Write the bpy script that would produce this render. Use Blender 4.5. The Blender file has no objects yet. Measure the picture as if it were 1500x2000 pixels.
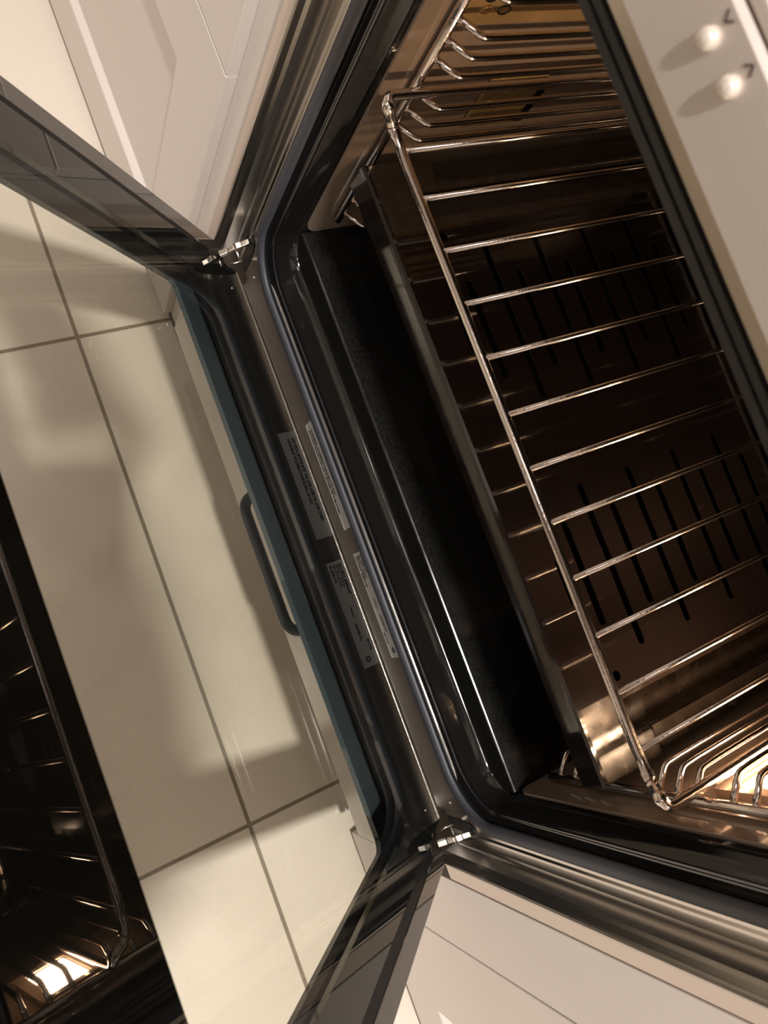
import bpy, bmesh, math
from mathutils import Vector, Matrix

scene = bpy.context.scene
COL = scene.collection
PI = math.pi

# ------------------------------------------------------------------ camera
# world frame: x along the oven front, y into the oven, z up; origin at the door pivot
RX = ((0.3522302144761362, 0.9331010944894136, -0.0724998170532419),
      (0.8600011440687985, -0.29212737274717915, 0.41840127902790686),
      (0.36923151031629575, -0.209723497859656, -0.9053640959498328))
CAM = Vector((0.04385962, -0.24170299, 0.65262264))
cd = bpy.data.cameras.new('camera')
cam = bpy.data.objects.new('camera', cd)
COL.objects.link(cam)
m = Matrix.Identity(4)
for r in range(3):
    m[r][0] = RX[r][0]
    m[r][1] = -RX[r][1]
    m[r][2] = -RX[r][2]
    m[r][3] = CAM[r]
cam.matrix_world = m
cd.sensor_fit = 'VERTICAL'
cd.sensor_height = 36.0
cd.lens = 1532.514 / 2000 * 36.0
cd.clip_start = 0.01
cd.dof.use_dof = True
cd.dof.focus_distance = 0.62
cd.dof.aperture_fstop = 14.0
scene.camera = cam

# ------------------------------------------------------------------ light
scene.view_settings.view_transform = 'Standard'
scene.view_settings.look = 'None'
scene.view_settings.exposure = 0.0
scene.view_settings.gamma = 1.0
scene.cycles.transparent_max_bounces = 32
scene.cycles.max_bounces = 16
scene.cycles.glossy_bounces = 8

w = bpy.data.worlds.new('kitchen_air')
scene.world = w
w.use_nodes = True
w.node_tree.nodes['Background'].inputs[0].default_value = (1.0, 0.86, 0.72, 1)
w.node_tree.nodes['Background'].inputs[1].default_value = 0.30


def downlight(name, loc, size, power, col=(1.0, 0.86, 0.70)):
    l = bpy.data.lights.new(name, 'AREA')
    l.shape = 'DISK'
    l.size = size
    l.energy = power
    l.color = col
    o = bpy.data.objects.new(name, l)
    o.location = loc
    COL.objects.link(o)
    return o


KEY = (0.40, -0.35, 2.08)
downlight('ceiling_spot', KEY, 0.08, 64.0, (1.0, 0.94, 0.89))
downlight('ceiling_spot', (-1.10, -0.30, 2.08), 0.10, 3.0, (1.0, 0.88, 0.82))
downlight('ceiling_spot', (1.35, -0.60, 2.08), 0.10, 6.0, (1.0, 0.90, 0.80))
downlight('ceiling_fill', (-0.1, -1.35, 2.06), 0.70, 13.0, (1.0, 0.92, 0.89))  # soft fill added to lift the room light, not a known fixture
# the bulb behind the oven lamp glass
bl = bpy.data.lights.new('oven_bulb', 'AREA')
bl.shape = 'RECTANGLE'
bl.size = 0.026
bl.size_y = 0.064
bl.energy = 1.7
bl.color = (1.0, 0.68, 0.42)
blo = bpy.data.objects.new('oven_bulb', bl)
blo.location = (0.2315, 0.112, 0.295)
blo.rotation_euler = (0, math.radians(90), 0)
COL.objects.link(blo)


# ------------------------------------------------------------------ materials
def mat(name, col, rough=0.5, metal=0.0, spec=0.5, coat=0.0, noise=None, bump=None, aniso=0.0, rnoise=None):
    mt = bpy.data.materials.new(name)
    mt.use_nodes = True
    nt = mt.node_tree
    b = nt.nodes['Principled BSDF']
    b.inputs['Base Color'].default_value = (*col, 1)
    b.inputs['Roughness'].default_value = rough
    b.inputs['Metallic'].default_value = metal
    b.inputs['Specular IOR Level'].default_value = spec
    b.inputs['Coat Weight'].default_value = coat
    b.inputs['Coat Roughness'].default_value = 0.05
    b.inputs['Anisotropic'].default_value = aniso
    tc = nt.nodes.new('ShaderNodeTexCoord')
    if noise:
        sc, amt, col2 = noise
        n = nt.nodes.new('ShaderNodeTexNoise')
        n.inputs['Scale'].default_value = sc
        n.inputs['Detail'].default_value = 6
        nt.links.new(tc.outputs['Object'], n.inputs['Vector'])
        r = nt.nodes.new('ShaderNodeValToRGB')
        r.color_ramp.elements[0].position = 0.5 - amt
        r.color_ramp.elements[1].position = 0.5 + amt
        r.color_ramp.elements[0].color = (*col, 1)
        r.color_ramp.elements[1].color = (*col2, 1)
        nt.links.new(n.outputs['Fac'], r.inputs['Fac'])
        nt.links.new(r.outputs['Color'], b.inputs['Base Color'])
    if rnoise:
        sc, lo, hi = rnoise
        n = nt.nodes.new('ShaderNodeTexNoise')
        n.inputs['Scale'].default_value = sc
        n.inputs['Detail'].default_value = 5
        nt.links.new(tc.outputs['Object'], n.inputs['Vector'])
        mr = nt.nodes.new('ShaderNodeMapRange')
        mr.inputs['From Min'].default_value = 0.35
        mr.inputs['From Max'].default_value = 0.65
        mr.inputs['To Min'].default_value = lo
        mr.inputs['To Max'].default_value = hi
        nt.links.new(n.outputs['Fac'], mr.inputs['Value'])
        nt.links.new(mr.outputs['Result'], b.inputs['Roughness'])
    if bump:
        vec, strength, dist = bump
        mp = nt.nodes.new('ShaderNodeMapping')
        mp.inputs['Scale'].default_value = vec
        nt.links.new(tc.outputs['Object'], mp.inputs['Vector'])
        n = nt.nodes.new('ShaderNodeTexNoise')
        n.inputs['Scale'].default_value = 1.0
        n.inputs['Detail'].default_value = 4
        nt.links.new(mp.outputs['Vector'], n.inputs['Vector'])
        bp = nt.nodes.new('ShaderNodeBump')
        bp.inputs['Strength'].default_value = strength
        bp.inputs['Distance'].default_value = dist
        nt.links.new(n.outputs['Fac'], bp.inputs['Height'])
        nt.links.new(bp.outputs['Normal'], b.inputs['Normal'])
    return mt


def glass_mat(name, tint, ior=1.5, extra=1.0):
    mt = bpy.data.materials.new(name)
    mt.use_nodes = True
    nt = mt.node_tree
    nt.nodes.clear()
    out = nt.nodes.new('ShaderNodeOutputMaterial')
    mix = nt.nodes.new('ShaderNodeMixShader')
    tr = nt.nodes.new('ShaderNodeBsdfTransparent')
    tr.inputs[0].default_value = (*tint, 1)
    gl = nt.nodes.new('ShaderNodeBsdfGlossy')
    gl.inputs['Roughness'].default_value = 0.0
    fr = nt.nodes.new('ShaderNodeFresnel')
    geo = nt.nodes.new('ShaderNodeNewGeometry')
    mx = nt.nodes.new('ShaderNodeMix')
    mx.data_type = 'FLOAT'
    mx.inputs[2].default_value = ior
    mx.inputs[3].default_value = 1.0 / ior
    nt.links.new(geo.outputs['Backfacing'], mx.inputs[0])
    nt.links.new(mx.outputs[0], fr.inputs['IOR'])
    mul = nt.nodes.new('ShaderNodeMath')
    mul.operation = 'MULTIPLY'
    mul.use_clamp = True
    mul.inputs[1].default_value = extra
    nt.links.new(fr.outputs[0], mul.inputs[0])
    nt.links.new(mul.outputs[0], mix.inputs[0])
    nt.links.new(tr.outputs[0], mix.inputs[1])
    nt.links.new(gl.outputs[0], mix.inputs[2])
    nt.links.new(mix.outputs[0], out.inputs[0])
    return mt


def tile_mat():
    mt = mat('cream_floor_tile', (0.66, 0.57, 0.46), 0.28, rnoise=(6.0, 0.22, 0.36))
    nt = mt.node_tree
    b = nt.nodes['Principled BSDF']
    tc = nt.nodes.new('ShaderNodeTexCoord')
    sep = nt.nodes.new('ShaderNodeSeparateXYZ')
    nt.links.new(tc.outputs['Object'], sep.inputs[0])
    facs = []
    for ax, off in (('X', -0.347), ('Y', -0.104)):
        a = nt.nodes.new('ShaderNodeMath'); a.operation = 'SUBTRACT'
        a.inputs[1].default_value = off - 0.302
        nt.links.new(sep.outputs[ax], a.inputs[0])
        md = nt.nodes.new('ShaderNodeMath'); md.operation = 'FLOORED_MODULO'
        md.inputs[1].default_value = 0.604
        nt.links.new(a.outputs[0], md.inputs[0])
        s = nt.nodes.new('ShaderNodeMath'); s.operation = 'SUBTRACT'
        s.inputs[1].default_value = 0.302
        nt.links.new(md.outputs[0], s.inputs[0])
        ab = nt.nodes.new('ShaderNodeMath'); ab.operation = 'ABSOLUTE'
        nt.links.new(s.outputs[0], ab.inputs[0])
        lt = nt.nodes.new('ShaderNodeMath'); lt.operation = 'LESS_THAN'
        lt.inputs[1].default_value = 0.0022
        nt.links.new(ab.outputs[0], lt.inputs[0])
        facs.append(lt)
    mx = nt.nodes.new('ShaderNodeMath'); mx.operation = 'MAXIMUM'
    nt.links.new(facs[0].outputs[0], mx.inputs[0])
    nt.links.new(facs[1].outputs[0], mx.inputs[1])
    n = nt.nodes.new('ShaderNodeTexNoise')
    n.inputs['Scale'].default_value = 3.0
    n.inputs['Detail'].default_value = 8
    nt.links.new(tc.outputs['Object'], n.inputs['Vector'])
    r = nt.nodes.new('ShaderNodeValToRGB')
    r.color_ramp.elements[0].position = 0.3
    r.color_ramp.elements[1].position = 0.7
    r.color_ramp.elements[0].color = (0.645, 0.58, 0.495, 1)
    r.color_ramp.elements[1].color = (0.70, 0.635, 0.55, 1)
    nt.links.new(n.outputs['Fac'], r.inputs['Fac'])
    mix = nt.nodes.new('ShaderNodeMix')
    mix.data_type = 'RGBA'
    nt.links.new(mx.outputs[0], mix.inputs[0])
    nt.links.new(r.outputs['Color'], mix.inputs[6])
    mix.inputs[7].default_value = (0.23, 0.185, 0.14, 1)
    nt.links.new(mix.outputs[2], b.inputs['Base Color'])
    return mt


M_TILE = tile_mat()
M_WALL = mat('warm_white_wall_paint', (0.50, 0.455, 0.41), 0.7, noise=(4, 0.3, (0.52, 0.475, 0.43)))
M_CAB = mat('satin_white_cabinet_lacquer', (0.60, 0.55, 0.51), 0.22, noise=(2.5, 0.3, (0.62, 0.57, 0.53)))
M_GAP = mat('painted_gap_shade_board', (0.09, 0.07, 0.055), 0.7)  # plinth colour darkened to paint in the shade of the gap
M_STEEL = mat('brushed_stainless_steel', (0.60, 0.565, 0.525), 0.24, metal=1.0, bump=((900, 900, 6), 0.02, 0.0005))
M_STEELX = mat('brushed_stainless_steel_along', (0.60, 0.565, 0.525), 0.26, metal=1.0, bump=((6, 900, 900), 0.10, 0.0006))
M_PANEL = mat('satin_steel_control_panel', (0.84, 0.77, 0.72), 0.38, metal=0.75, bump=((8, 700, 700), 0.05, 0.0005))
M_TRIM = mat('tan_steel_trim', (0.62, 0.54, 0.43), 0.35, metal=0.8)
M_GASKET = mat('grey_rubber_gasket', (0.045, 0.047, 0.056), 0.55, bump=((500, 500, 500), 0.2, 0.0004))
M_ENAMEL = mat('black_oven_enamel', (0.008, 0.0075, 0.007), 0.12, coat=0.4, rnoise=(30.0, 0.05, 0.15))
M_FLOORPAN = mat('speckled_black_enamel', (0.005, 0.005, 0.005), 0.25, noise=(420.0, 0.12, (0.010, 0.010, 0.009)), rnoise=(50.0, 0.16, 0.26))
M_LINER = mat('brown_grey_enamel_liner', (0.20, 0.150, 0.115), 0.10, coat=0.3, rnoise=(14.0, 0.06, 0.16))
M_TRAY = mat('dark_brown_enamel_tray', (0.0100, 0.0068, 0.0058), 0.10, coat=0.8, rnoise=(11.0, 0.03, 0.13))
M_TRAYLIT = mat('lamp_tan_brown_enamel', (0.030, 0.021, 0.015), 0.2, spec=0.9, rnoise=(55.0, 0.12, 0.34))  # rough tray enamel, its colour lightened to stand for the lamp's tan reflection
M_CHROME = mat('chromed_steel_wire', (0.80, 0.72, 0.67), 0.15, metal=1.0, bump=((260, 260, 260), 0.25, 0.0006))
M_HINGE = mat('zinc_plated_steel', (0.72, 0.68, 0.60), 0.28, metal=1.0, bump=((300, 300, 300), 0.3, 0.0006))
M_SLOT = mat('black_hinge_pocket', (0.006, 0.006, 0.006), 0.35)
M_BORDER = mat('black_ceramic_printed_glass', (0.006, 0.0065, 0.006), 0.01, spec=0.9, rnoise=(5.0, 0.0, 0.03))
M_TEAL = mat('hazed_teal_printed_glass', (0.055, 0.074, 0.084), 0.03, spec=0.6)  # black print, with the bluish haze of the glass put into its colour
M_DOORRAIL = mat('dark_polished_door_rail', (0.030, 0.025, 0.021), 0.03, spec=1.0, coat=0.6)
M_BLACK = mat('black_rubber_edge', (0.004, 0.004, 0.0045), 0.5, spec=0.25)
M_FLANGE = mat('brushed_pale_steel_flange', (0.60, 0.525, 0.47), 0.42, metal=0.7, bump=((700, 700, 6), 0.05, 0.0005))
M_DARKSTRIP = mat('dark_grey_plastic_strip', (0.030, 0.029, 0.028), 0.32)
M_LABEL = mat('silver_rating_label_film', (0.66, 0.64, 0.60), 0.5, metal=0.0)
M_INK = mat('black_label_ink', (0.012, 0.012, 0.012), 0.6)
M_SYMBOL = mat('dark_printed_symbol', (0.10, 0.055, 0.05), 0.6)
M_BUTTON = mat('pearl_push_button', (0.70, 0.63, 0.55), 0.22, metal=0.45)
M_COOKTOP = mat('dark_glass_cooktop', (0.03, 0.034, 0.038), 0.25, noise=(60.0, 0.2, (0.07, 0.075, 0.08)))
M_HANDLE = mat('hazed_teal_drawer_handle', (0.040, 0.052, 0.062), 0.45)  # dark handle, tinted in its colour for the haze of the glass before it
M_GOLD = mat('gold_tinted_steel_plate', (0.62, 0.42, 0.20), 0.30, metal=0.6, rnoise=(40.0, 0.12, 0.34), noise=(25.0, 0.25, (0.42, 0.28, 0.13)))  # gold steel colour, mottled by noise
M_GLASS = glass_mat('clear_door_glass', (0.987, 0.989, 0.972), 1.45, 0.8)


def lamp_mat():
    mt = bpy.data.materials.new('lit_oven_lamp_cover')
    mt.use_nodes = True
    nt = mt.node_tree
    b = nt.nodes['Principled BSDF']
    b.inputs['Base Color'].default_value = (1, 0.8, 0.5, 1)
    b.inputs['Emission Color'].default_value = (1.0, 0.64, 0.30, 1)
    n = nt.nodes.new('ShaderNodeTexVoronoi')
    n.inputs['Scale'].default_value = 160
    tc = nt.nodes.new('ShaderNodeTexCoord')
    nt.links.new(tc.outputs['Object'], n.inputs['Vector'])
    mr = nt.nodes.new('ShaderNodeMapRange')
    mr.inputs['To Min'].default_value = 5.5
    mr.inputs['To Max'].default_value = 1.6
    nt.links.new(n.outputs['Distance'], mr.inputs['Value'])
    nt.links.new(mr.outputs['Result'], b.inputs['Emission Strength'])
    return mt


M_LAMP = lamp_mat()


# ------------------------------------------------------------------ helpers
def thing(name, label, cat, loc=(0, 0, 0), group=None):
    o = bpy.data.objects.new(name, None)
    COL.objects.link(o)
    o.location = loc
    o.empty_display_size = 0.02
    o['label'] = label
    o['category'] = cat
    if group:
        o['group'] = group
    return o


def link_mesh(name, me, material, parent=None, smooth=False, label=None):
    me.materials.append(material)
    if smooth:
        for p in me.polygons:
            p.use_smooth = True
    o = bpy.data.objects.new(name, me)
    COL.objects.link(o)
    if parent is not None:
        o.parent = parent
        # the geometry is written in world coordinates; undo the parent's placement
        pm = parent_world(parent)
        o.matrix_parent_inverse = pm.inverted()
    if label:
        o['label'] = label
    return o


def parent_world(p):
    mm = Matrix.Translation(p.location) @ p.rotation_euler.to_matrix().to_4x4()
    if p.parent:
        return parent_world(p.parent) @ p.matrix_parent_inverse @ mm
    return mm


def obj(name, bm, material, parent=None, smooth=False, bevel=0.0, label=None):
    bmesh.ops.recalc_face_normals(bm, faces=bm.faces)
    me = bpy.data.meshes.new(name)
    bm.to_mesh(me)
    bm.free()
    o = link_mesh(name, me, material, parent, smooth, label)
    if bevel:
        b = o.modifiers.new('bevel', 'BEVEL')
        b.width = bevel
        b.segments = 3
        b.limit_method = 'ANGLE'
        b.angle_limit = math.radians(40)
    return o


def struct(name, bm, material):
    o = obj(name, bm, material)
    o['kind'] = 'structure'
    return o


def box(bm, lo, hi, fr=None):
    vs = []
    for x in (lo[0], hi[0]):
        for y in (lo[1], hi[1]):
            for z in (lo[2], hi[2]):
                p = Vector((x, y, z))
                vs.append(bm.verts.new(fr(p) if fr else p))
    for f in ((0, 1, 3, 2), (4, 6, 7, 5), (0, 4, 5, 1), (2, 3, 7, 6), (0, 2, 6, 4), (1, 5, 7, 3)):
        bm.faces.new([vs[i] for i in f])


def B(*args, fr=None):
    bm = bmesh.new()
    for a in args:
        box(bm, a[0], a[1], fr)
    return bm


def smooth_path(pts, r, n=6, closed=False):
    pts = [Vector(p) for p in pts]
    out = []
    N = len(pts)
    for i, p in enumerate(pts):
        if not closed and i in (0, N - 1):
            out.append(p)
            continue
        a, b = pts[(i - 1) % N], pts[(i + 1) % N]
        da, db = (a - p), (b - p)
        rr = min(r, da.length * 0.48, db.length * 0.48)
        A, Bp = p + da.normalized() * rr, p + db.normalized() * rr
        for k in range(n + 1):
            t = k / n
            out.append(A * (1 - t) ** 2 + p * 2 * t * (1 - t) + Bp * t * t)
    return out


def tube(bm, pts, rad, seg=10, closed=False, cap=True):
    pts = [Vector(p) for p in pts]
    N = len(pts)
    rings = []
    prev = None
    for i, p in enumerate(pts):
        if closed:
            t = pts[(i + 1) % N] - pts[(i - 1) % N]
        else:
            t = pts[min(i + 1, N - 1)] - pts[max(i - 1, 0)]
        if t.length < 1e-9:
            t = Vector((0, 0, 1))
        t.normalize()
        if prev is None:
            u = t.cross(Vector((0, 0, 1)))
            if u.length < 0.1:
                u = t.cross(Vector((1, 0, 0)))
        else:
            u = prev - t * prev.dot(t)
        u.normalize()
        prev = u
        v = t.cross(u)
        r = rad[i] if isinstance(rad, (list, tuple)) else rad
        rings.append([bm.verts.new(p + (u * math.cos(2 * PI * k / seg) + v * math.sin(2 * PI * k / seg)) * r) for k in range(seg)])
    rng = range(N) if closed else range(N - 1)
    for i in rng:
        a, b = rings[i], rings[(i + 1) % N]
        for k in range(seg):
            bm.faces.new([a[k], a[(k + 1) % seg], b[(k + 1) % seg], b[k]])
    if cap and not closed:
        bm.faces.new(rings[0][::-1])
        bm.faces.new(rings[-1])


def rr_loop(W, z0, z1, r, n=10):
    pts = []
    for cx, cz, a0 in ((W - r, z0 + r, -90), (W - r, z1 - r, 0), (-W + r, z1 - r, 90), (-W + r, z0 + r, 180)):
        for k in range(n + 1):
            a = math.radians(a0 + 90 * k / n)
            pts.append((cx + r * math.cos(a), cz + r * math.sin(a)))
    return pts


def ring_surface(bm, stages, fr=None, n=10, closed=False):
    """stages: (W, z0, z1, r, y) rounded rectangles joined by quads"""
    loops = []
    for W, z0, z1, r, y in stages:
        loops.append([bm.verts.new(fr(Vector((x, y, z))) if fr else Vector((x, y, z))) for x, z in rr_loop(W, z0, z1, r, n)])
    rg = range(len(loops)) if closed else range(len(loops) - 1)
    for i in rg:
        a, b = loops[i], loops[(i + 1) % len(loops)]
        L = len(a)
        for k in range(L):
            bm.faces.new([a[k], a[(k + 1) % L], b[(k + 1) % L], b[k]])
    return loops


def prism_x(bm, prof, x0, x1, closed=True):
    a = [bm.verts.new((x0, y, z)) for y, z in prof]
    b = [bm.verts.new((x1, y, z)) for y, z in prof]
    L = len(prof)
    for i in range(L if closed else L - 1):
        j = (i + 1) % L
        bm.faces.new([a[i], a[j], b[j], b[i]])
    if closed:
        bm.faces.new(a[::-1])
        bm.faces.new(b)


def text_mesh(name, body, size, mtx, material, parent, sx=1.0, spacing=1.0):
    c = bpy.data.curves.new(name, 'FONT')
    c.body = body
    c.size = size
    c.extrude = 0.00004
    c.offset = 0.00020 * size / 0.004
    c.align_x = 'LEFT'
    c.space_character = spacing
    o = bpy.data.objects.new(name, c)
    COL.objects.link(o)
    dg = bpy.context.evaluated_depsgraph_get()
    me = bpy.data.meshes.new_from_object(o.evaluated_get(dg))
    bpy.data.objects.remove(o)
    bpy.data.curves.remove(c)
    me.transform(mtx @ Matrix.Diagonal((sx, 1, 1, 1)))
    me.materials.clear()
    return link_mesh(name, me, material, parent)


def flat_with_holes(outer, holes, z, thick):
    """horizontal sheet with real holes, as a mesh (filled 2D curve)"""
    c = bpy.data.curves.new('sheet', 'CURVE')
    c.dimensions = '2D'
    c.fill_mode = 'BOTH'
    c.extrude = thick / 2
    for loop in [outer] + holes:
        s = c.splines.new('POLY')
        s.points.add(len(loop) - 1)
        for i, p in enumerate(loop):
            s.points[i].co = (p[0], p[1], 0, 1)
        s.use_cyclic_u = True
    o = bpy.data.objects.new('sheet', c)
    COL.objects.link(o)
    dg = bpy.context.evaluated_depsgraph_get()
    me = bpy.data.meshes.new_from_object(o.evaluated_get(dg))
    bpy.data.objects.remove(o)
    bpy.data.curves.remove(c)
    me.transform(Matrix.Translation((0, 0, z)))
    me.materials.clear()
    return me


FLOOR = -0.285

# ------------------------------------------------------------------ setting
struct('floor', B(((-1.9, -2.0, FLOOR - 0.05), (1.9, 0.62, FLOOR))), M_TILE)
struct('ceiling', B(((-1.9, -2.0, 2.10), (1.9, 0.62, 2.15))), M_WALL)
struct('wall_back', B(((-1.9, 0.62, FLOOR), (1.9, 0.70, 2.10))), M_WALL)
struct('wall_front', B(((-1.9, -2.08, FLOOR), (1.9, -2.0, 2.10))), M_WALL)
struct('wall_left', B(((-1.98, -2.0, FLOOR), (-1.9, 0.62, 2.10))), M_WALL)
struct('wall_right', B(((1.9, -2.0, FLOOR), (1.98, 0.62, 2.10))), M_WALL)


# ------------------------------------------------------------------ base cabinets
def shaker(bm, x0, x1, z0, z1, y0, th, stile, stile_b, dep=0.009, bev=0.0045):
    """a framed front: outer slab with a recessed, bevelled field"""
    xi0, xi1, zi0, zi1 = x0 + stile, x1 - stile, z0 + stile_b, z1 - stile
    o = [(x0, z0), (x1, z0), (x1, z1), (x0, z1)]
    i1 = [(xi0, zi0), (xi1, zi0), (xi1, zi1), (xi0, zi1)]
    i2 = [(xi0 + bev, zi0 + bev), (xi1 - bev, zi0 + bev), (xi1 - bev, zi1 - bev), (xi0 + bev, zi1 - bev)]
    L = [[bm.verts.new((x, y, z)) for x, z in lp] for lp, y in ((o, y0), (i1, y0), (i2, y0 + dep), (o, y0 + th))]
    for a, b in ((0, 1), (1, 2), (0, 3)):
        for k in range(4):
            bm.faces.new([L[a][k], L[a][(k + 1) % 4], L[b][(k + 1) % 4], L[b][k]])
    bm.faces.new(L[2])
    bm.faces.new(L[3])


def cabinet(side, label, stile_w, xf, xo):
    s = side
    c = thing('base_cabinet', label, 'cabinet', (s * 0.75, 0.3, FLOOR))
    lo, hi = sorted((s * 0.314, s * 1.62))
    obj('carcass', B(((lo, 0.0235, FLOOR + 0.012), (hi, 0.60, 0.527))), M_CAB, c)
    obj('plinth', B(((lo, 0.010, FLOOR), (hi, 0.023, FLOOR + 0.012))), M_GAP, c, label='recessed strip under the fronts, darkened in colour for gap shade')
    a, b = sorted((s * 0.314, s * (xf - 0.0004)))
    obj('filler_panel', B(((a, 0.010 if s < 0 else 0.0006, FLOOR + 0.012), (b, 0.0233, 0.527))), M_CAB, c, bevel=0.0008)
    a, b = sorted((s * xf, s * (xf + 0.95)))
    obj('seam_strip', B(((a, 0.0012, 0.1397), (b, 0.0210, 0.1409))), M_CAB, c)
    x0 = xf
    for k in range(1):
        x1 = x0 + 0.95
        p, q = sorted((s * x0, s * x1))
        bm = bmesh.new()
        shaker(bm, p, q, FLOOR + 0.014, 0.1396, 0.0, 0.0215, stile_w, 0.084)
        d = obj('cabinet_door', bm, M_CAB, c, bevel=0.0012)
        bm = bmesh.new()
        shaker(bm, p, q, 0.1410, 0.505, 0.0, 0.0215, stile_w, 0.075)
        d = obj('drawer_front', bm, M_CAB, c, bevel=0.0008)
        x0 = x1 + 0.004
    return c


cabinet(-1, 'white shaker base cabinet to the left of the oven, at the top of the photo', 0.080, 0.349, 0)
cabinet(1, 'white base cabinet to the right of the oven, at the bottom of the photo', 0.108, 0.388, 0)
for s, lb in ((-1, 'dark worktop on the cabinet left of the oven'), (1, 'dark worktop on the cabinet right of the oven')):
    lo, hi = sorted((s * 0.3145, s * 1.62))
    o = obj('worktop', B(((lo, -0.02, 0.5275), (hi, 0.61, 0.560))), M_COOKTOP, bevel=0.002)
    o['label'] = lb
    o['category'] = 'worktop'

# ------------------------------------------------------------------ storage drawer below the oven
dr = thing('storage_drawer', 'white drawer under the oven with a dark bow handle, seen through the door glass', 'drawer', (0, 0.1, -0.19))
obj('drawer_front', B(((-0.2965, -0.0150, -0.190), (0.2965, 0.006, -0.036))), M_CAB, dr, bevel=0.001)
obj('drawer_box', B(((-0.27, 0.0065, -0.18), (0.27, 0.45, -0.05))), M_CAB, dr)
obj('plinth', B(((-0.2965, 0.050, FLOOR), (0.2965, 0.064, -0.191))), M_CAB, dr)
bm = bmesh.new()
pts = smooth_path([(-0.067, -0.014, -0.052), (-0.067, -0.048, -0.052), (0.067, -0.048, -0.052), (0.067, -0.014, -0.052)], 0.018, 8)
tube(bm, pts, 0.0052, 12)
obj('bow_handle', bm, M_HANDLE, dr, smooth=True, label='dark bow handle, blue glass haze put into its colour')

# ------------------------------------------------------------------ the oven
ov = thing('built_in_oven', 'stainless steel built-in oven with its glass door half open and interior lamp lit', 'oven', (0, 0.25, -0.016))

# outer front frame
def stile(bm, s):
    prof = [(0.3000, 0.0225), (0.3000, 0.0060), (0.2996, 0.0030), (0.2990, -0.0005), (0.2975, -0.0012), (0.2958, -0.0004), (0.2950, 0.001),
            (0.2915, 0.0035), (0.2900, 0.006), (0.2880, 0.0165), (0.2872, 0.0185), (0.2850, 0.0190), (0.2790, 0.0190),
            (0.2775, 0.0176), (0.2752, 0.0176), (0.2738, 0.0190), (0.2580, 0.0190), (0.2580, 0.0230), (0.2960, 0.0230)]
    a = [bm.verts.new((s * x, y, -0.013)) for x, y in prof]
    b = [bm.verts.new((s * x, y, 0.478)) for x, y in prof]
    L = len(prof)
    for i in range(L):
        j = (i + 1) % L
        bm.faces.new([a[i], a[j], b[j], b[i]])
    bm.faces.new(a)
    bm.faces.new(b)


for s in (-1, 1):
    a_, b_ = sorted((s * 0.3003, s * 0.3136))
    obj('side_flange', B(((a_, 0.0036 if s < 0 else 0.0012, -0.013), (b_, 0.0230, 0.478))), M_FLANGE, ov, bevel=0.0008, label='pale brushed steel flange against the cabinet')
    bm = bmesh.new()
    stile(bm, s)
    obj('side_frame', bm, M_STEEL, ov, label='brushed steel upright of the oven front')
bm = bmesh.new()
prism_x(bm, [(0.0190, -0.028), (0.0190, 0.036), (0.0230, 0.036), (0.0230, -0.028)], -0.2578, 0.2578)
obj('bottom_frame', bm, M_STEELX, ov, label='brushed steel strip under the gasket')
bm = bmesh.new()
prism_x(bm, [(0.0190, 0.463), (0.0190, 0.478), (0.0230, 0.478), (0.0230, 0.463)], -0.2578, 0.2578)
obj('top_frame', bm, M_STEELX, ov)

# corner fillets of the enamel front flange and throat
bm = bmesh.new()
ring_surface(bm, [(0.2600, 0.0270, 0.4640, 0.047, 0.0188), (0.2545, 0.0330, 0.4580, 0.043, 0.0190), (0.2530, 0.0360, 0.4560, 0.042, 0.0205),
                  (0.2500, 0.0480, 0.4530, 0.040, 0.0200), (0.2480, 0.0530, 0.4510, 0.038, 0.0188), (0.2455, 0.0555, 0.4490, 0.036, 0.0205),
                  (0.2420, 0.0640, 0.4450, 0.030, 0.0260), (0.2395, 0.0715, 0.4420, 0.026, 0.0290), (0.2375, 0.0735, 0.4400, 0.024, 0.0320),
                  (0.2375, 0.0735, 0.4400, 0.024, 0.0450)], n=12)
obj('front_flange', bm, M_ENAMEL, ov, smooth=True, label='black enamel rim around the cavity mouth')

# gasket
bm = bmesh.new()
st = []
for k in range(10):
    a = 2 * PI * k / 10
    d = 0.0062 * math.cos(a)
    st.append((0.2632 + d, 0.0255 - d, 0.4680 + d, 0.048 + d, 0.0168 - 0.0028 * math.sin(a)))
ring_surface(bm, st, n=14, closed=True)
obj('door_gasket', bm, M_GASKET, ov, smooth=True, label='grey rubber door gasket')

# cavity
bm = bmesh.new()
prism_x(bm, [(0.0325, 0.070), (0.0325, 0.0990), (0.0331, 0.1001), (0.0342, 0.1005), (0.420, 0.1005), (0.420, 0.070)], -0.236, 0.236)
obj('cavity_floor', bm, M_FLOORPAN, ov, smooth=False)


def side_liner(s):
    """rounded plate standing just inside the throat"""
    loop = []
    y0, y1, z0, z1, r = 0.0345, 0.4195, 0.1015, 0.448, 0.012
    for cy, cz, a0 in ((y0 + r, z0 + r, 180), (y1 - r, z0 + r, 270), (y1 - r, z1 - r, 0), (y0 + r, z1 - r, 90)):
        for k in range(7):
            a = math.radians(a0 + 90 * k / 6)
            loop.append((cy + r * math.cos(a), cz + r * math.sin(a)))
    bm = bmesh.new()
    A = [bm.verts.new((s * 0.2355, y, z)) for y, z in loop]
    Bv = [bm.verts.new((s * 0.2375, y, z)) for y, z in loop]
    bm.faces.new(A)
    bm.faces.new(Bv)
    for k in range(len(A)):
        j = (k + 1) % len(A)
        bm.faces.new([A[k], A[j], Bv[j], Bv[k]])
    return bm


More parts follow.
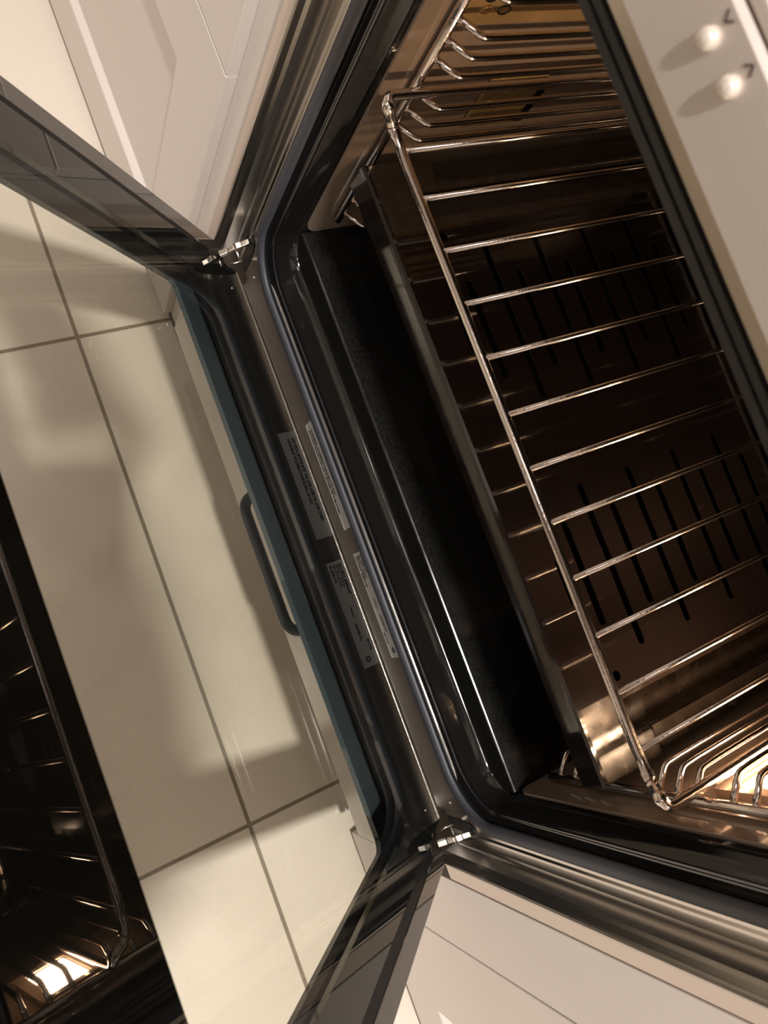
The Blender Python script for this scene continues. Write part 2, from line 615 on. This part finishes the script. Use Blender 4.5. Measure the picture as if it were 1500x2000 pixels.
for s in (-1, 1):
    obj('side_liner', side_liner(s), M_LINER, ov, label='brown grey enamel cavity side')
bm = B(((-0.242, 0.4205, 0.07), (0.242, 0.4225, 0.453)))
obj('cavity_back', bm, M_ENAMEL, ov)
obj('cavity_roof', B(((-0.242, 0.046, 0.4490), (0.242, 0.4200, 0.4515))), M_ENAMEL, ov)
for s in (-1, 1):
    a_, b_ = sorted((s * 0.2445, s * 0.2380))
    obj('cavity_side', B(((a_, 0.0455, 0.069), (b_, 0.4200, 0.4485))), M_ENAMEL, ov)
obj('housing', B(((-0.2940, 0.0235, -0.012), (-0.2920, 0.55, 0.525)), ((0.2920, 0.0235, -0.012), (0.2940, 0.55, 0.525)),
                 ((-0.2940, 0.5500, -0.012), (0.2940, 0.5520, 0.525)), ((-0.2918, 0.0235, -0.012), (0.2918, 0.549, -0.010)),
                 ((-0.2918, 0.0235, 0.523), (0.2918, 0.549, 0.525))), M_STEEL, ov)

# gold tinted plate on the left wall with four stamped holes
hp = obj('vent_plate', B(((-0.2354, 0.062, 0.320), (-0.2335, 0.215, 0.425))), M_GOLD, ov, bevel=0.0015, label='gold tinted vent plate with stamped holes')
for y, z, st_ in ((0.078, 0.331, 0), (0.076, 0.3405, 1), (0.090, 0.331, 1), (0.088, 0.3405, 0)):
    bm = bmesh.new()
    ring = [(-0.2332, y + 0.0042 * math.cos(a * PI / 8), z + 0.0030 * math.sin(a * PI / 8)) for a in range(16)]
    tube(bm, ring, 0.0006, 6, closed=True)
    obj('stamped_hole', bm, M_GOLD if st_ == 0 else M_ENAMEL, hp, smooth=True)

sl_ = obj('side_vent_cover', B(((-0.2354, 0.118, 0.224), (-0.2325, 0.166, 0.276))), M_GOLD, ov, bevel=0.0015, label='gold tinted square cover low on the cavity wall')
obj('cover_slot', B(((-0.2354, 0.1675, 0.222), (-0.2348, 0.176, 0.262))), M_SLOT, sl_)

# lamp on the right wall
lc = obj('lamp_cover', B(((0.2325, 0.078, 0.281), (0.2352, 0.146, 0.309))), M_LAMP, ov, bevel=0.0008, label='glowing rectangular lamp glass')
bm = bmesh.new()
for lo, hi in (((0.2300, 0.070, 0.273), (0.2354, 0.0775, 0.317)), ((0.2300, 0.1465, 0.273), (0.2354, 0.154, 0.317)),
               ((0.2300, 0.0775, 0.273), (0.2354, 0.1465, 0.2805)), ((0.2300, 0.0775, 0.3095), (0.2354, 0.1465, 0.317))):
    box(bm, lo, hi)
obj('lamp_frame', bm, M_LINER, lc)

# shelf runners
def runner(s):
    r = thing('shelf_runner', 'chromed wire shelf runner clipped to the %s cavity wall' % ('left' if s < 0 else 'right, lamp-lit'), 'runner', (s * 0.228, 0.2, 0.12))
    for y in (0.056, 0.395):
        bm = bmesh.new()
        tube(bm, [(s * 0.2315, y, 0.122), (s * 0.2315, y, 0.415)], 0.0032, 10)
        obj('upright', bm, M_CHROME, r, smooth=True)
    for z in (0.134, 0.152, 0.170, 0.240, 0.2555, 0.271, 0.299, 0.3145, 0.330, 0.356, 0.372, 0.388):
        bm = bmesh.new()
        tube(bm, smooth_path([(s * 0.2310, 0.0565, z), (s * 0.2172, 0.0685, z), (s * 0.2168, 0.080, z), (s * 0.2165, 0.382, z), (s * 0.2300, 0.394, z)], 0.0032, 5),
             0.0021, 9)
        obj('guide_wire', bm, M_CHROME, r, smooth=True)
    return r


runner(-1)
runner(1)

# control panel: dark strips, tan trim and steel fascia
bm = bmesh.new()
YF = -0.035
box(bm, (-0.2990, -0.0200, 0.4800), (0.2990, 0.0188, 0.5230))
obj('panel_body', bm, M_BLACK, ov)
def strip_(y, za, zb):
    return [(y, za), (y, zb), (-0.0201, zb), (-0.0201, za)]


for prof_, m_, l_ in ((strip_(-0.0312, 0.4788, 0.4822), M_DARKSTRIP, 'dark grey lower vent strip of the control panel'),
                      (strip_(-0.0296, 0.48225, 0.48355), M_BLACK, None),
                      (strip_(-0.0310, 0.4836, 0.4866), M_DARKSTRIP, None),
                      (strip_(-0.0302, 0.48665, 0.4891), M_BLACK, None)):
    bm = bmesh.new()
    prism_x(bm, prof_, -0.2985, 0.2985)
    obj('vent_strip', bm, m_, ov, label=l_)
bm = bmesh.new()
prism_x(bm, [(-0.0315, 0.4892), (-0.0345, 0.4966), (-0.0205, 0.4966), (-0.0205, 0.4892)], -0.2990, 0.2990)
obj('panel_trim', bm, M_TRIM, ov, label='tan steel lip of the control panel')
bm = bmesh.new()
prism_x(bm, [(-0.0352, 0.4969), (-0.0352, 0.5265), (-0.0335, 0.5285), (-0.0205, 0.5290), (-0.0205, 0.4969)], -0.2990, 0.2990)
fas = obj('control_panel', bm, M_PANEL, ov, label='satin steel control fascia')
for k, (bx, up) in enumerate(((-0.0625, -1), (-0.0475, 1))):
    bm = bmesh.new()
    prof = [(0.0, 0.0033), (0.0014, 0.0033), (0.0024, 0.0028), (0.0031, 0.0017), (0.0034, 0.0)]
    zc = 0.5165
    rings = []
    for h, r in prof:
        rings.append([bm.verts.new((bx + max(r, 1e-5) * math.cos(a * PI / 12), -0.0352 - h, zc + max(r, 1e-5) * math.sin(a * PI / 12))) for a in range(24)])
    for i in range(len(rings) - 1):
        for a in range(24):
            bm.faces.new([rings[i][a], rings[i][(a + 1) % 24], rings[i + 1][(a + 1) % 24], rings[i + 1][a]])
    bmesh.ops.remove_doubles(bm, verts=bm.verts, dist=1e-4)
    obj('push_button', bm, M_BUTTON, ov, smooth=True, label='pearl button marked with %s arrow' % ('an up' if up > 0 else 'a down'))
    bm = bmesh.new()
    zs = 0.5238
    c0 = Vector((bx, -0.0354, zs + up * 0.0012))
    for sx in (-1, 1):
        e = Vector((bx + sx * 0.0019, -0.0354, zs - up * 0.0012))
        d = (e - c0)
        n = Vector((-d.z, 0, d.x)).normalized() * 0.00035
        vs = [bm.verts.new(p) for p in (c0 + n, e + n, e - n, c0 - n)]
        bm.faces.new(vs)
        vs2 = [bm.verts.new(p + Vector((0, -0.0001, 0))) for p in (c0 + n, e + n, e - n, c0 - n)]
        bm.faces.new(vs2)
    obj('arrow_symbol', bm, M_SYMBOL, fas)
ct = thing('cooktop', 'dark cooktop with a pale steel edge, above the control panel in the top right corner', 'cooktop', (0, 0.25, 0.529))
obj('steel_edge', B(((-0.2995, -0.0340, 0.5293), (0.2995, -0.0290, 0.5345))), M_PANEL, ct, bevel=0.0012)
obj('glass_top', B(((-0.2995, -0.0288, 0.5293), (0.2995, 0.540, 0.5350))), M_COOKTOP, ct)

# rating labels on the steel strip
def rating_label(x0, x1, lines, tag_):
    z0, z1 = -0.0045, 0.0135
    lb = obj('rating_label', B(((x0, 0.0186, z0), (x1, 0.01895, z1))), M_LABEL, ov, label=tag_)
    mt = Matrix.Rotation(PI / 2, 4, 'X')
    for x, z, size, sx, body in lines:
        text_mesh('printed_text', body, size, Matrix.Translation((x, 0.01855, z)) @ mt, M_INK, lb, sx)
    return lb


rating_label(-0.1065, -0.0045,
             [(-0.1000, -0.0018, 0.0045, 0.78, 'DO NOT PLACE FOIL ON THE BASE OF THIS OVEN'),
              (-0.1000, 0.0034, 0.0042, 0.76, 'WARNING: ACCESSIBLE PARTS MAY BE HOT')],
             'silver sticker printed with two lines of warning text')
L2 = rating_label(0.0185, 0.1170,
             [(0.0215, -0.0020, 0.0044, 0.80, 'DO NOT REMOVE'),
              (0.0215, 0.0022, 0.0026, 0.90, '220-240 V ~ 50/60 Hz'),
              (0.0215, 0.0053, 0.0026, 0.90, 'SER. No 2.7 kW MAX'),
              (0.0215, 0.0088, 0.0036, 0.90, '8315281147'),
              (0.0500, -0.0020, 0.0020, 1.00, '------------------------------'),
              (0.0620, 0.0040, 0.0026, 0.90, 'MADE IN'),
              (0.0770, 0.0044, 0.0038, 0.85, 'HOUSE 533'),
              (0.0930, -0.0020, 0.0032, 0.90, '0533-047')],
             'silver sticker printed DO NOT REMOVE with a serial number')
bm = bmesh.new()
tube(bm, [(0.1100 + 0.0021 * math.cos(a * PI / 10), 0.0185, 0.0062 + 0.0021 * math.sin(a * PI / 10)) for a in range(20)], 0.0006, 6, closed=True)
obj('printed_ring_mark', bm, M_INK, L2)

# ------------------------------------------------------------------ door (a part of the oven, half open)
TH = math.radians(36.7)
Vd = Vector((0, -math.sin(TH), math.cos(TH)))
Nd = Vector((0, math.cos(TH), math.sin(TH)))


def D(p):
    """door frame: p = (x, off, v)"""
    return Vector((p[0], 0, 0)) + Nd * p[1] + Vd * p[2]


door = obj('oven_door', B(((-0.2975, -0.0300, -0.012), (-0.2797, -0.0045, 0.492)), ((0.2797, -0.0300, -0.012), (0.2975, -0.0045, 0.492)),
                          ((-0.2795, -0.0300, -0.012), (0.2795, -0.0045, 0.020)), ((-0.2795, -0.0300, 0.440), (0.2795, -0.0045, 0.492)), fr=D),
           M_DOORRAIL, ov, bevel=0.0012, label='half-open drop-down oven door with dark polished rails')
# inner pane with black printed border
def pane(name, W, v0, v1, o0, o1, material, parent, hole=None, r=0.004, label=None):
    bm = bmesh.new()
    if hole is None:
        lp = rr_loop(W, v0, v1, r, 5)
        A = [bm.verts.new(D((x, o0, v))) for x, v in lp]
        Bv = [bm.verts.new(D((x, o1, v))) for x, v in lp]
        bm.faces.new(A)
        bm.faces.new(Bv)
        for k in range(len(A)):
            j = (k + 1) % len(A)
            bm.faces.new([A[k], A[j], Bv[j], Bv[k]])
    else:
        hw, h0, h1, hr = hole
        L = [(W, v0, v1, r, o0), (W, v0, v1, r, o1), (hw, h0, h1, hr, o1), (hw, h0, h1, hr, o0)]
        ring_surface(bm, L, fr=D, n=6, closed=True)
    return obj(name, bm, material, parent, label=label)


pane('inner_glass_border', 0.2580, 0.002, 0.478, 0.0023, 0.0063, M_BORDER, door, hole=(0.2290, 0.085, 0.4065, 0.002), label='black printed border of the inner door glass')
pane('inner_glass', 0.2289, 0.0851, 0.4064, 0.0023, 0.0063, M_GLASS, door, r=0.002, label='clear inner door glass')
pane('outer_glass_border', 0.2975, -0.012, 0.492, -0.0345, -0.0305, M_TEAL, door, hole=(0.2495, 0.057, 0.405, 0.010), label='black border of the outer door glass, blue haze put into its colour')
pane('outer_glass', 0.2494, 0.0571, 0.4049, -0.0345, -0.0305, M_GLASS, door, r=0.010, label='clear outer door glass')
bm = bmesh.new()
ring_surface(bm, [(0.2795, 0.0205, 0.4395, 0.004, -0.0060), (0.2795, 0.0205, 0.4395, 0.004, -0.0048), (0.2560, 0.0205, 0.4395, 0.004, -0.0048), (0.2560, 0.0205, 0.4395, 0.004, -0.0060)], fr=D, n=4, closed=True)
ring_surface(bm, [(0.2595, 0.0005, 0.4795, 0.004, -0.0044), (0.2595, 0.0005, 0.4795, 0.004, 0.0052), (0.2583, 0.0018, 0.4782, 0.004, 0.0052), (0.2583, 0.0018, 0.4782, 0.004, -0.0044)], fr=D, n=4, closed=True)
obj('glass_edge_seal', bm, M_BLACK, door, label='black seal around the inner door glass')
bm = bmesh.new()
box(bm, (-0.2570, 0.0052, 0.0002), (0.2570, 0.0069, 0.0022), D)
obj('edge_trim', bm, M_HINGE, door, label='thin bright strip on the lower edge of the inner glass')
# outside bar handle near the top edge
bm = bmesh.new()
hp_ = smooth_path([D((-0.23, -0.034, 0.445)), D((-0.23, -0.075, 0.445)), D((0.23, -0.075, 0.445)), D((0.23, -0.034, 0.445))], 0.02, 6)
tube(bm, hp_, 0.009, 14)
obj('door_handle', bm, M_STEELX, door, smooth=True)

# hinges: a pocket in the frame, a jointed zinc arm running into the door
def hinge(s):
    bm = bmesh.new()
    loop = [(0.2640, -0.0120), (0.2635, 0.0090), (0.2650, 0.0290), (0.2690, 0.0370), (0.2755, 0.0370), (0.2800, 0.0240), (0.2840, 0.0020), (0.2845, -0.0120)]
    A = [bm.verts.new((s * x, 0.0184, z)) for x, z in loop]
    Bv = [bm.verts.new((s * x, 0.0188, z)) for x, z in loop]
    bm.faces.new(A)
    bm.faces.new(Bv)
    for k in range(len(A)):
        j = (k + 1) % len(A)
        bm.faces.new([A[k], A[j], Bv[j], Bv[k]])
    h = obj('door_hinge', bm, M_SLOT, ov, label='black hinge pocket in the frame')
    path = [Vector((s * 0.2735, 0.0175, 0.0265)), Vector((s * 0.2730, 0.0105, 0.0235)), Vector((s * 0.2725, 0.0045, 0.0225)), Vector((s * 0.2722, -0.0015, 0.0185)), Vector((s * 0.2718, -0.0095, 0.0150))]
    wid = (0.0030, 0.0034, 0.0026, 0.0030)
    for i in range(4):
        a, b = path[i], path[i + 1]
        t = (b - a).normalized()
        u = Vector((1, 0, 0))
        v = t.cross(u).normalized()
        bm = bmesh.new()
        g = 0.04
        p0, p1 = a.lerp(b, g), a.lerp(b, 1 - g)
        vs = []
        for p in (p0, p1):
            for su, sv in ((-1, -1), (1, -1), (1, 1), (-1, 1)):
                vs.append(bm.verts.new(p + u * su * wid[i] * 0.8 + v * sv * wid[i] * 0.7))
        for f in ((0, 1, 2, 3), (7, 6, 5, 4), (0, 4, 5, 1), (1, 5, 6, 2), (2, 6, 7, 3), (3, 7, 4, 0)):
            bm.faces.new([vs[q] for q in f])
        obj('hinge_link', bm, M_HINGE, h, bevel=0.0006, label='bright zinc hinge link')
    bm = bmesh.new()
    tube(bm, [(s * 0.2655, 0.0075, 0.0150), (s * 0.2790, 0.0075, 0.0150)], 0.0016, 10)
    obj('hinge_pin', bm, M_HINGE, h, smooth=True)
    bm = bmesh.new()
    tube(bm, [(s * 0.2685, 0.0178, 0.0035), (s * 0.2670, 0.0120, 0.0055), (s * 0.2665, 0.0060, 0.0045), (s * 0.2680, 0.0020, 0.0020)], 0.0008, 8)
    obj('hinge_spring', bm, M_HINGE, h, smooth=True)


hinge(-1)
hinge(1)
for s in (-1, 1):
    bm = bmesh.new()
    n = 14
    prof = [(0.0, 0.0016), (0.0009, 0.0013), (0.0013, 0.0002)]
    rings = [[bm.verts.new((s * 0.2500 + r * math.cos(2 * PI * k / n), 0.0189 - h_, 0.004 + r * math.sin(2 * PI * k / n))) for k in range(n)] for h_, r in prof]
    for i in range(2):
        for k in range(n):
            bm.faces.new([rings[i][k], rings[i][(k + 1) % n], rings[i + 1][(k + 1) % n], rings[i + 1][k]])
    bm.faces.new(rings[-1])
    obj('frame_screw', bm, M_HINGE, ov, smooth=True)

# ------------------------------------------------------------------ wire shelf
rk = thing('wire_shelf', 'chromed wire oven shelf on the runners above the perforated tray', 'shelf', (0, 0.2, 0.26))
ZR = 0.2620
front = [(-0.2200, 0.200, 0.280), (-0.2225, 0.060, 0.280), (-0.2225, 0.0305, 0.2795), (-0.2165, 0.0285, 0.2780), (-0.2140, 0.034, 0.268), (-0.2080, 0.0365, 0.2640), (-0.190, 0.0370, ZR),
         (0.190, 0.0370, ZR), (0.2080, 0.0365, 0.2640), (0.2140, 0.034, 0.268), (0.2165, 0.0285, 0.2780), (0.2225, 0.0305, 0.2795), (0.2225, 0.060, 0.280), (0.2200, 0.200, 0.280)]
mir_ = [(x, 0.415 - (y - 0.0) if y < 0.19 else 0.200, z) for x, y, z in front]
loop = front[:-1] + [(0.2215, 0.200, 0.280)] + [(x, 0.4100 - y + 0.0, z) for x, y, z in reversed(front[1:-1])] + [(-0.2215, 0.200, 0.280)]
bm = bmesh.new()
pth = smooth_path(loop[1:], 0.006, 4, closed=True)
tube(bm, pth, [0.0040 if (0.205 < abs(p.x) < 0.219 and p.y < 0.05) else 0.0033 for p in pth], 12, closed=True)
obj('rim_wire', bm, M_CHROME, rk, smooth=True)
WX = [-0.196, -0.163, -0.1275, -0.092, -0.056, -0.019, 0.0165, 0.051, 0.0865, 0.1225, 0.158, 0.193]
for x in WX:
    bm = bmesh.new()
    tube(bm, [(x, 0.0375, ZR + 0.0016), (x, 0.3725, ZR + 0.0016)], 0.0018, 10)
    bmesh.ops.create_uvsphere(bm, u_segments=10, v_segments=6, radius=0.0023, matrix=Matrix.Translation((x, 0.0388, ZR + 0.0008)))
    obj('cross_wire', bm, M_CHROME, rk, smooth=True)

# ------------------------------------------------------------------ perforated tray
tr = thing('perforated_tray', 'dark enamel oven tray with rows of long slots under the wire shelf', 'tray', (0, 0.2, 0.18))
ZT = 0.200


def slot(x0, x1, y, hw, n=8):
    pts = []
    for k in range(n + 1):
        a = -PI / 2 + PI * k / n
        pts.append((x1 - hw + hw * math.cos(a), y + hw * math.sin(a)))
    for k in range(n + 1):
        a = PI / 2 + PI * k / n
        pts.append((x0 + hw + hw * math.cos(a), y + hw * math.sin(a)))
    return pts


holes = []
rows = [0.0940, 0.1190, 0.1400, 0.1655, 0.1865, 0.2125, 0.2330, 0.2580, 0.2790, 0.3040, 0.3250]
for i, y in enumerate(rows):
    for s in (-1, 1):
        a, b = ((0.0545, 0.131) if i % 2 == 0 else (0.0330, 0.1545))
        holes.append(slot(min(s * a, s * b), max(s * a, s * b), y, 0.0029))
for s in (-1, 1):
    holes.append([(s * 0.166 + 0.0036 * math.cos(a * PI / 10), 0.088 + 0.0036 * math.sin(a * PI / 10)) for a in range(20)])
    arc = [(s * 0.0935 + 0.0165 * math.cos(a * PI / 12), 0.0745 + 0.0040 * math.sin(a * PI / 12)) for a in range(0, 13)]
    holes.append(arc)
outer = [(-0.1745, 0.0500), (0.1745, 0.0500), (0.1745, 0.3900), (-0.1745, 0.3900)]
me = flat_with_holes(outer, holes, ZT, 0.0010)
link_mesh('slotted_plate', me, M_TRAY, tr, label='flat plate with staggered slots')
bm = bmesh.new()
prism_x(bm, [(0.0500, ZT + 0.0005), (0.0475, ZT + 0.0003), (0.0458, ZT - 0.0012), (0.0450, ZT - 0.0040), (0.0440, ZT - 0.0210), (0.0450, ZT - 0.0218), (0.0500, ZT - 0.0218),
             (0.0500, ZT - 0.0208), (0.0456, ZT - 0.0205), (0.0468, ZT - 0.0035), (0.0480, ZT - 0.0010), (0.0500, ZT - 0.0005)], -0.2272, 0.2272)
obj('front_lip', bm, M_TRAY, tr, label='turned-down front edge of the tray')


def rail_h(x, y):
    """pressed runner channel along each side of the tray"""
    d = abs(x) - 0.1935
    hw = 0.0105
    yy = 0.090 - y
    e = 0.0
    if yy > 0:
        d = math.hypot(d, yy)
    d = abs(d)
    t = max(0.0, min(1.0, (hw + 0.0015 - d) / 0.0035))
    t = t * t * (3 - 2 * t)
    if abs(x) > 0.2072 and y > 0.102:
        t = 0.75
    return ZT + 0.0005 - 0.012 * t


for s in (-1, 1):
    bm = bmesh.new()
    nx, ny = 60, 150
    g = []
    for j in range(ny + 1):
        y = 0.0500 + (0.39 - 0.05) * (j / ny) ** 1.5
        row = []
        for i in range(nx + 1):
            x = 0.1745 + (0.2272 - 0.1745) * i / nx
            row.append(bm.verts.new((s * x, y, rail_h(x, y))))
        g.append(row)
    for j in range(ny):
        for i in range(nx):
            bm.faces.new([g[j][i], g[j][i + 1], g[j + 1][i + 1], g[j + 1][i]])
    o = obj('side_channel', bm, M_TRAYLIT, tr, smooth=True, label='pressed channel along the tray side')
    sm = o.modifiers.new('thick', 'SOLIDIFY')
    sm.thickness = 0.0010

# ------------------------------------------------------------------ the photographer, leaning over the oven behind the lens
RIGHT = Vector((RX[0][0], RX[1][0], RX[2][0]))
DOWN = Vector((RX[0][1], RX[1][1], RX[2][1]))
FWD = Vector((RX[0][2], RX[1][2], RX[2][2]))


def PH(r, d, f):
    return CAM + RIGHT * r + DOWN * d + FWD * f


ph = thing('smartphone', 'black smartphone held over the oven by the person taking the picture', 'phone', PH(0.02, 0.06, -0.008))
bm = bmesh.new()
box(bm, (-0.016, -0.016, -0.0115), (0.056, 0.132, -0.0035), lambda p: PH(p.x, p.y, p.z))
obj('phone_body', bm, M_BLACK, ph, bevel=0.003)
M_SKIN = mat('warm_skin', (0.56, 0.35, 0.25), 0.5)
M_SHIRT = mat('grey_knit_sweater', (0.10, 0.10, 0.12), 0.8)
M_TROU = mat('dark_blue_jeans', (0.035, 0.045, 0.08), 0.8)
M_HAIR = mat('brown_hair', (0.035, 0.02, 0.012), 0.6)


def skin(name, chains, material, parent, sub=2, label=None):
    vs, es, rs = [], [], []
    idx = {}
    for ch in chains:
        prev = None
        for key, co, r in ch:
            if key is None or key not in idx:
                vs.append(Vector(co)); rs.append(r)
                i = len(vs) - 1
                if key is not None:
                    idx[key] = i
            else:
                i = idx[key]
            if prev is not None:
                es.append((prev, i))
            prev = i
    me = bpy.data.meshes.new(name)
    me.from_pydata([tuple(v) for v in vs], es, [])
    o = link_mesh(name, me, material, parent, label=label)
    o.modifiers.new('skin', 'SKIN')
    for i, r in enumerate(rs):
        d = me.skin_vertices[0].data[i]
        d.radius = (r, r) if not isinstance(r, tuple) else r
        d.use_root = (i == 0)
    o.modifiers['skin'].use_smooth_shade = True
    sd = o.modifiers.new('sub', 'SUBSURF')
    sd.levels = sub
    sd.render_levels = sub
    return o


pe = thing('person', 'person in a grey sweater and jeans leaning over the open oven to take the picture', 'person', (0.17, -0.95, FLOOR))


def hand(key, wrist, c0, side):
    """wrist -> palm behind the phone edge, four curled fingers and a thumb"""
    out = []
    pal = wrist.lerp(c0, 0.65)
    out.append([(key, wrist, 0.026), (key + 'p', pal, (0.034, 0.020)), (key + 'k', c0, (0.034, 0.016))])
    return out


wl, wr = PH(-0.010, -0.140, -0.075), PH(0.030, 0.245, -0.065)
kl, kr = PH(0.024, -0.060, -0.042), PH(0.034, 0.176, -0.040)
chains = [[('pel', (0.17, -0.98, 0.62), 0.125), ('abd', (0.17, -0.86, 0.80), 0.118), ('che', (0.17, -0.70, 0.94), 0.135), ('nb', (0.175, -0.55, 1.03), 0.075),
           ('nk', (0.205, -0.45, 1.035), 0.052), ('h0', (0.235, -0.375, 1.035), 0.085), ('h1', (0.262, -0.305, 1.03), 0.110), ('h2', (0.270, -0.245, 1.010), 0.080)],
          [('pel', None, 0), ('hl', (0.07, -0.98, 0.55), 0.092), ('kl', (0.05, -0.93, 0.14), 0.060), ('al', (0.04, -1.00, -0.215), 0.040), ('fl', (0.04, -0.88, -0.255), 0.032)],
          [('pel', None, 0), ('hr', (0.27, -0.98, 0.55), 0.092), ('kr', (0.29, -0.93, 0.14), 0.060), ('ar', (0.30, -1.00, -0.215), 0.040), ('fr', (0.30, -0.88, -0.255), 0.032)],
          [('che', None, 0), ('sl', (0.00, -0.62, 1.00), 0.062), ('el', (-0.10, -0.50, 0.80), 0.045), ('wl', wl, 0.028), ('pl', wl.lerp(kl, 0.6), 0.030), ('kkl', kl, 0.024)],
          [('che', None, 0), ('sr', (0.34, -0.62, 1.00), 0.062), ('er', (0.44, -0.50, 0.80), 0.045), ('wr', wr, 0.028), ('pr', wr.lerp(kr, 0.6), 0.030), ('kkr', kr, 0.024)]]
for key, at in (('kkl', lambda u, out, f: PH(0.022 + u, -0.018 - out, f)), ('kkr', lambda u, out, f: PH(0.022 + u, 0.132 + out, f))):
    for i in range(4):
        u = -0.028 + i * 0.019
        L = (0.9, 1.0, 0.95, 0.8)[i]
        chains.append([(key, None, 0), (key + str(i) + 'a', at(u, 0.024, -0.030), 0.0095),
                       (key + str(i) + 'b', at(u - 0.002, 0.015, -0.012), 0.0088),
                       (key + str(i) + 'c', at(u - 0.003, 0.009 * (2 - L), -0.002 - 0.002 * L), 0.0080)])
    chains.append([(key, None, 0), (key + 'ta', at(0.046, 0.012, -0.034), 0.0115),
                   (key + 'tb', at(0.036, -0.006, -0.026), 0.0100), (key + 'tc', at(0.024, -0.020, -0.0215), 0.0088)])
body = skin('body', chains, M_SKIN, pe, label='bare hands and face')


def grow(ch, g):
    return [(k, co, (r + g if not isinstance(r, tuple) else r)) for k, co, r in ch]


wl2, wr2 = Vector((-0.10, -0.50, 0.80)).lerp(wl, 0.86), Vector((0.44, -0.50, 0.80)).lerp(wr, 0.86)
skin('sweater', [grow(chains[0][:4], 0.012), [('che', None, 0), ('sl', (0.00, -0.62, 1.00), 0.076), ('el', (-0.10, -0.50, 0.80), 0.058), ('wl', wl2, 0.040)],
                 [('che', None, 0), ('sr', (0.34, -0.62, 1.00), 0.076), ('er', (0.44, -0.50, 0.80), 0.058), ('wr', wr2, 0.040)]], M_SHIRT, pe)
skin('jeans', [[('pel', (0.17, -0.985, 0.60), 0.138), ('hl', (0.07, -0.98, 0.54), 0.106), ('kl', (0.05, -0.93, 0.14), 0.074), ('al', (0.04, -0.995, -0.19), 0.058)],
               [('pel', None, 0), ('hr', (0.27, -0.98, 0.54), 0.106), ('kr', (0.29, -0.93, 0.14), 0.074), ('ar', (0.30, -0.995, -0.19), 0.058)]], M_TROU, pe)
skin('hair', [[('a', (0.220, -0.43, 1.050), 0.105), ('b', (0.248, -0.345, 1.070), 0.145), ('c', (0.270, -0.245, 1.060), 0.125)]], M_HAIR, pe)

# face and ears, turned down towards the phone
FC = Vector((0.268, -0.225, 0.985))
FN = Vector((0.05, 0.50, -0.86)).normalized()
FU = Vector((0.02, 0.86, 0.50)).normalized()
FR = FN.cross(FU).normalized()
M_EYE = mat('white_of_eye', (0.75, 0.72, 0.68), 0.2)
M_LIP = mat('lip_skin', (0.42, 0.17, 0.14), 0.45)


def blob(name, c, rx, ru, rn, material):
    bm = bmesh.new()
    bmesh.ops.create_uvsphere(bm, u_segments=16, v_segments=10, radius=1.0)
    for v in bm.verts:
        v.co = c + FR * v.co.x * rx + FU * v.co.y * ru + FN * v.co.z * rn
    obj(name, bm, material, body, smooth=True)


F0 = Vector((0.262, -0.290, 1.020)) + FN * 0.070
for q in (-1, 1):
    blob('eye', F0 + FR * q * 0.031 + FU * 0.012, 0.012, 0.009, 0.012, M_EYE)
    blob('ear', F0 + FR * q * 0.083 - FN * 0.060, 0.008, 0.026, 0.018, M_SKIN)
blob('nose', F0 + FN * 0.012 - FU * 0.018, 0.013, 0.022, 0.016, M_SKIN)
blob('mouth', F0 + FN * 0.002 - FU * 0.050, 0.023, 0.006, 0.008, M_LIP)
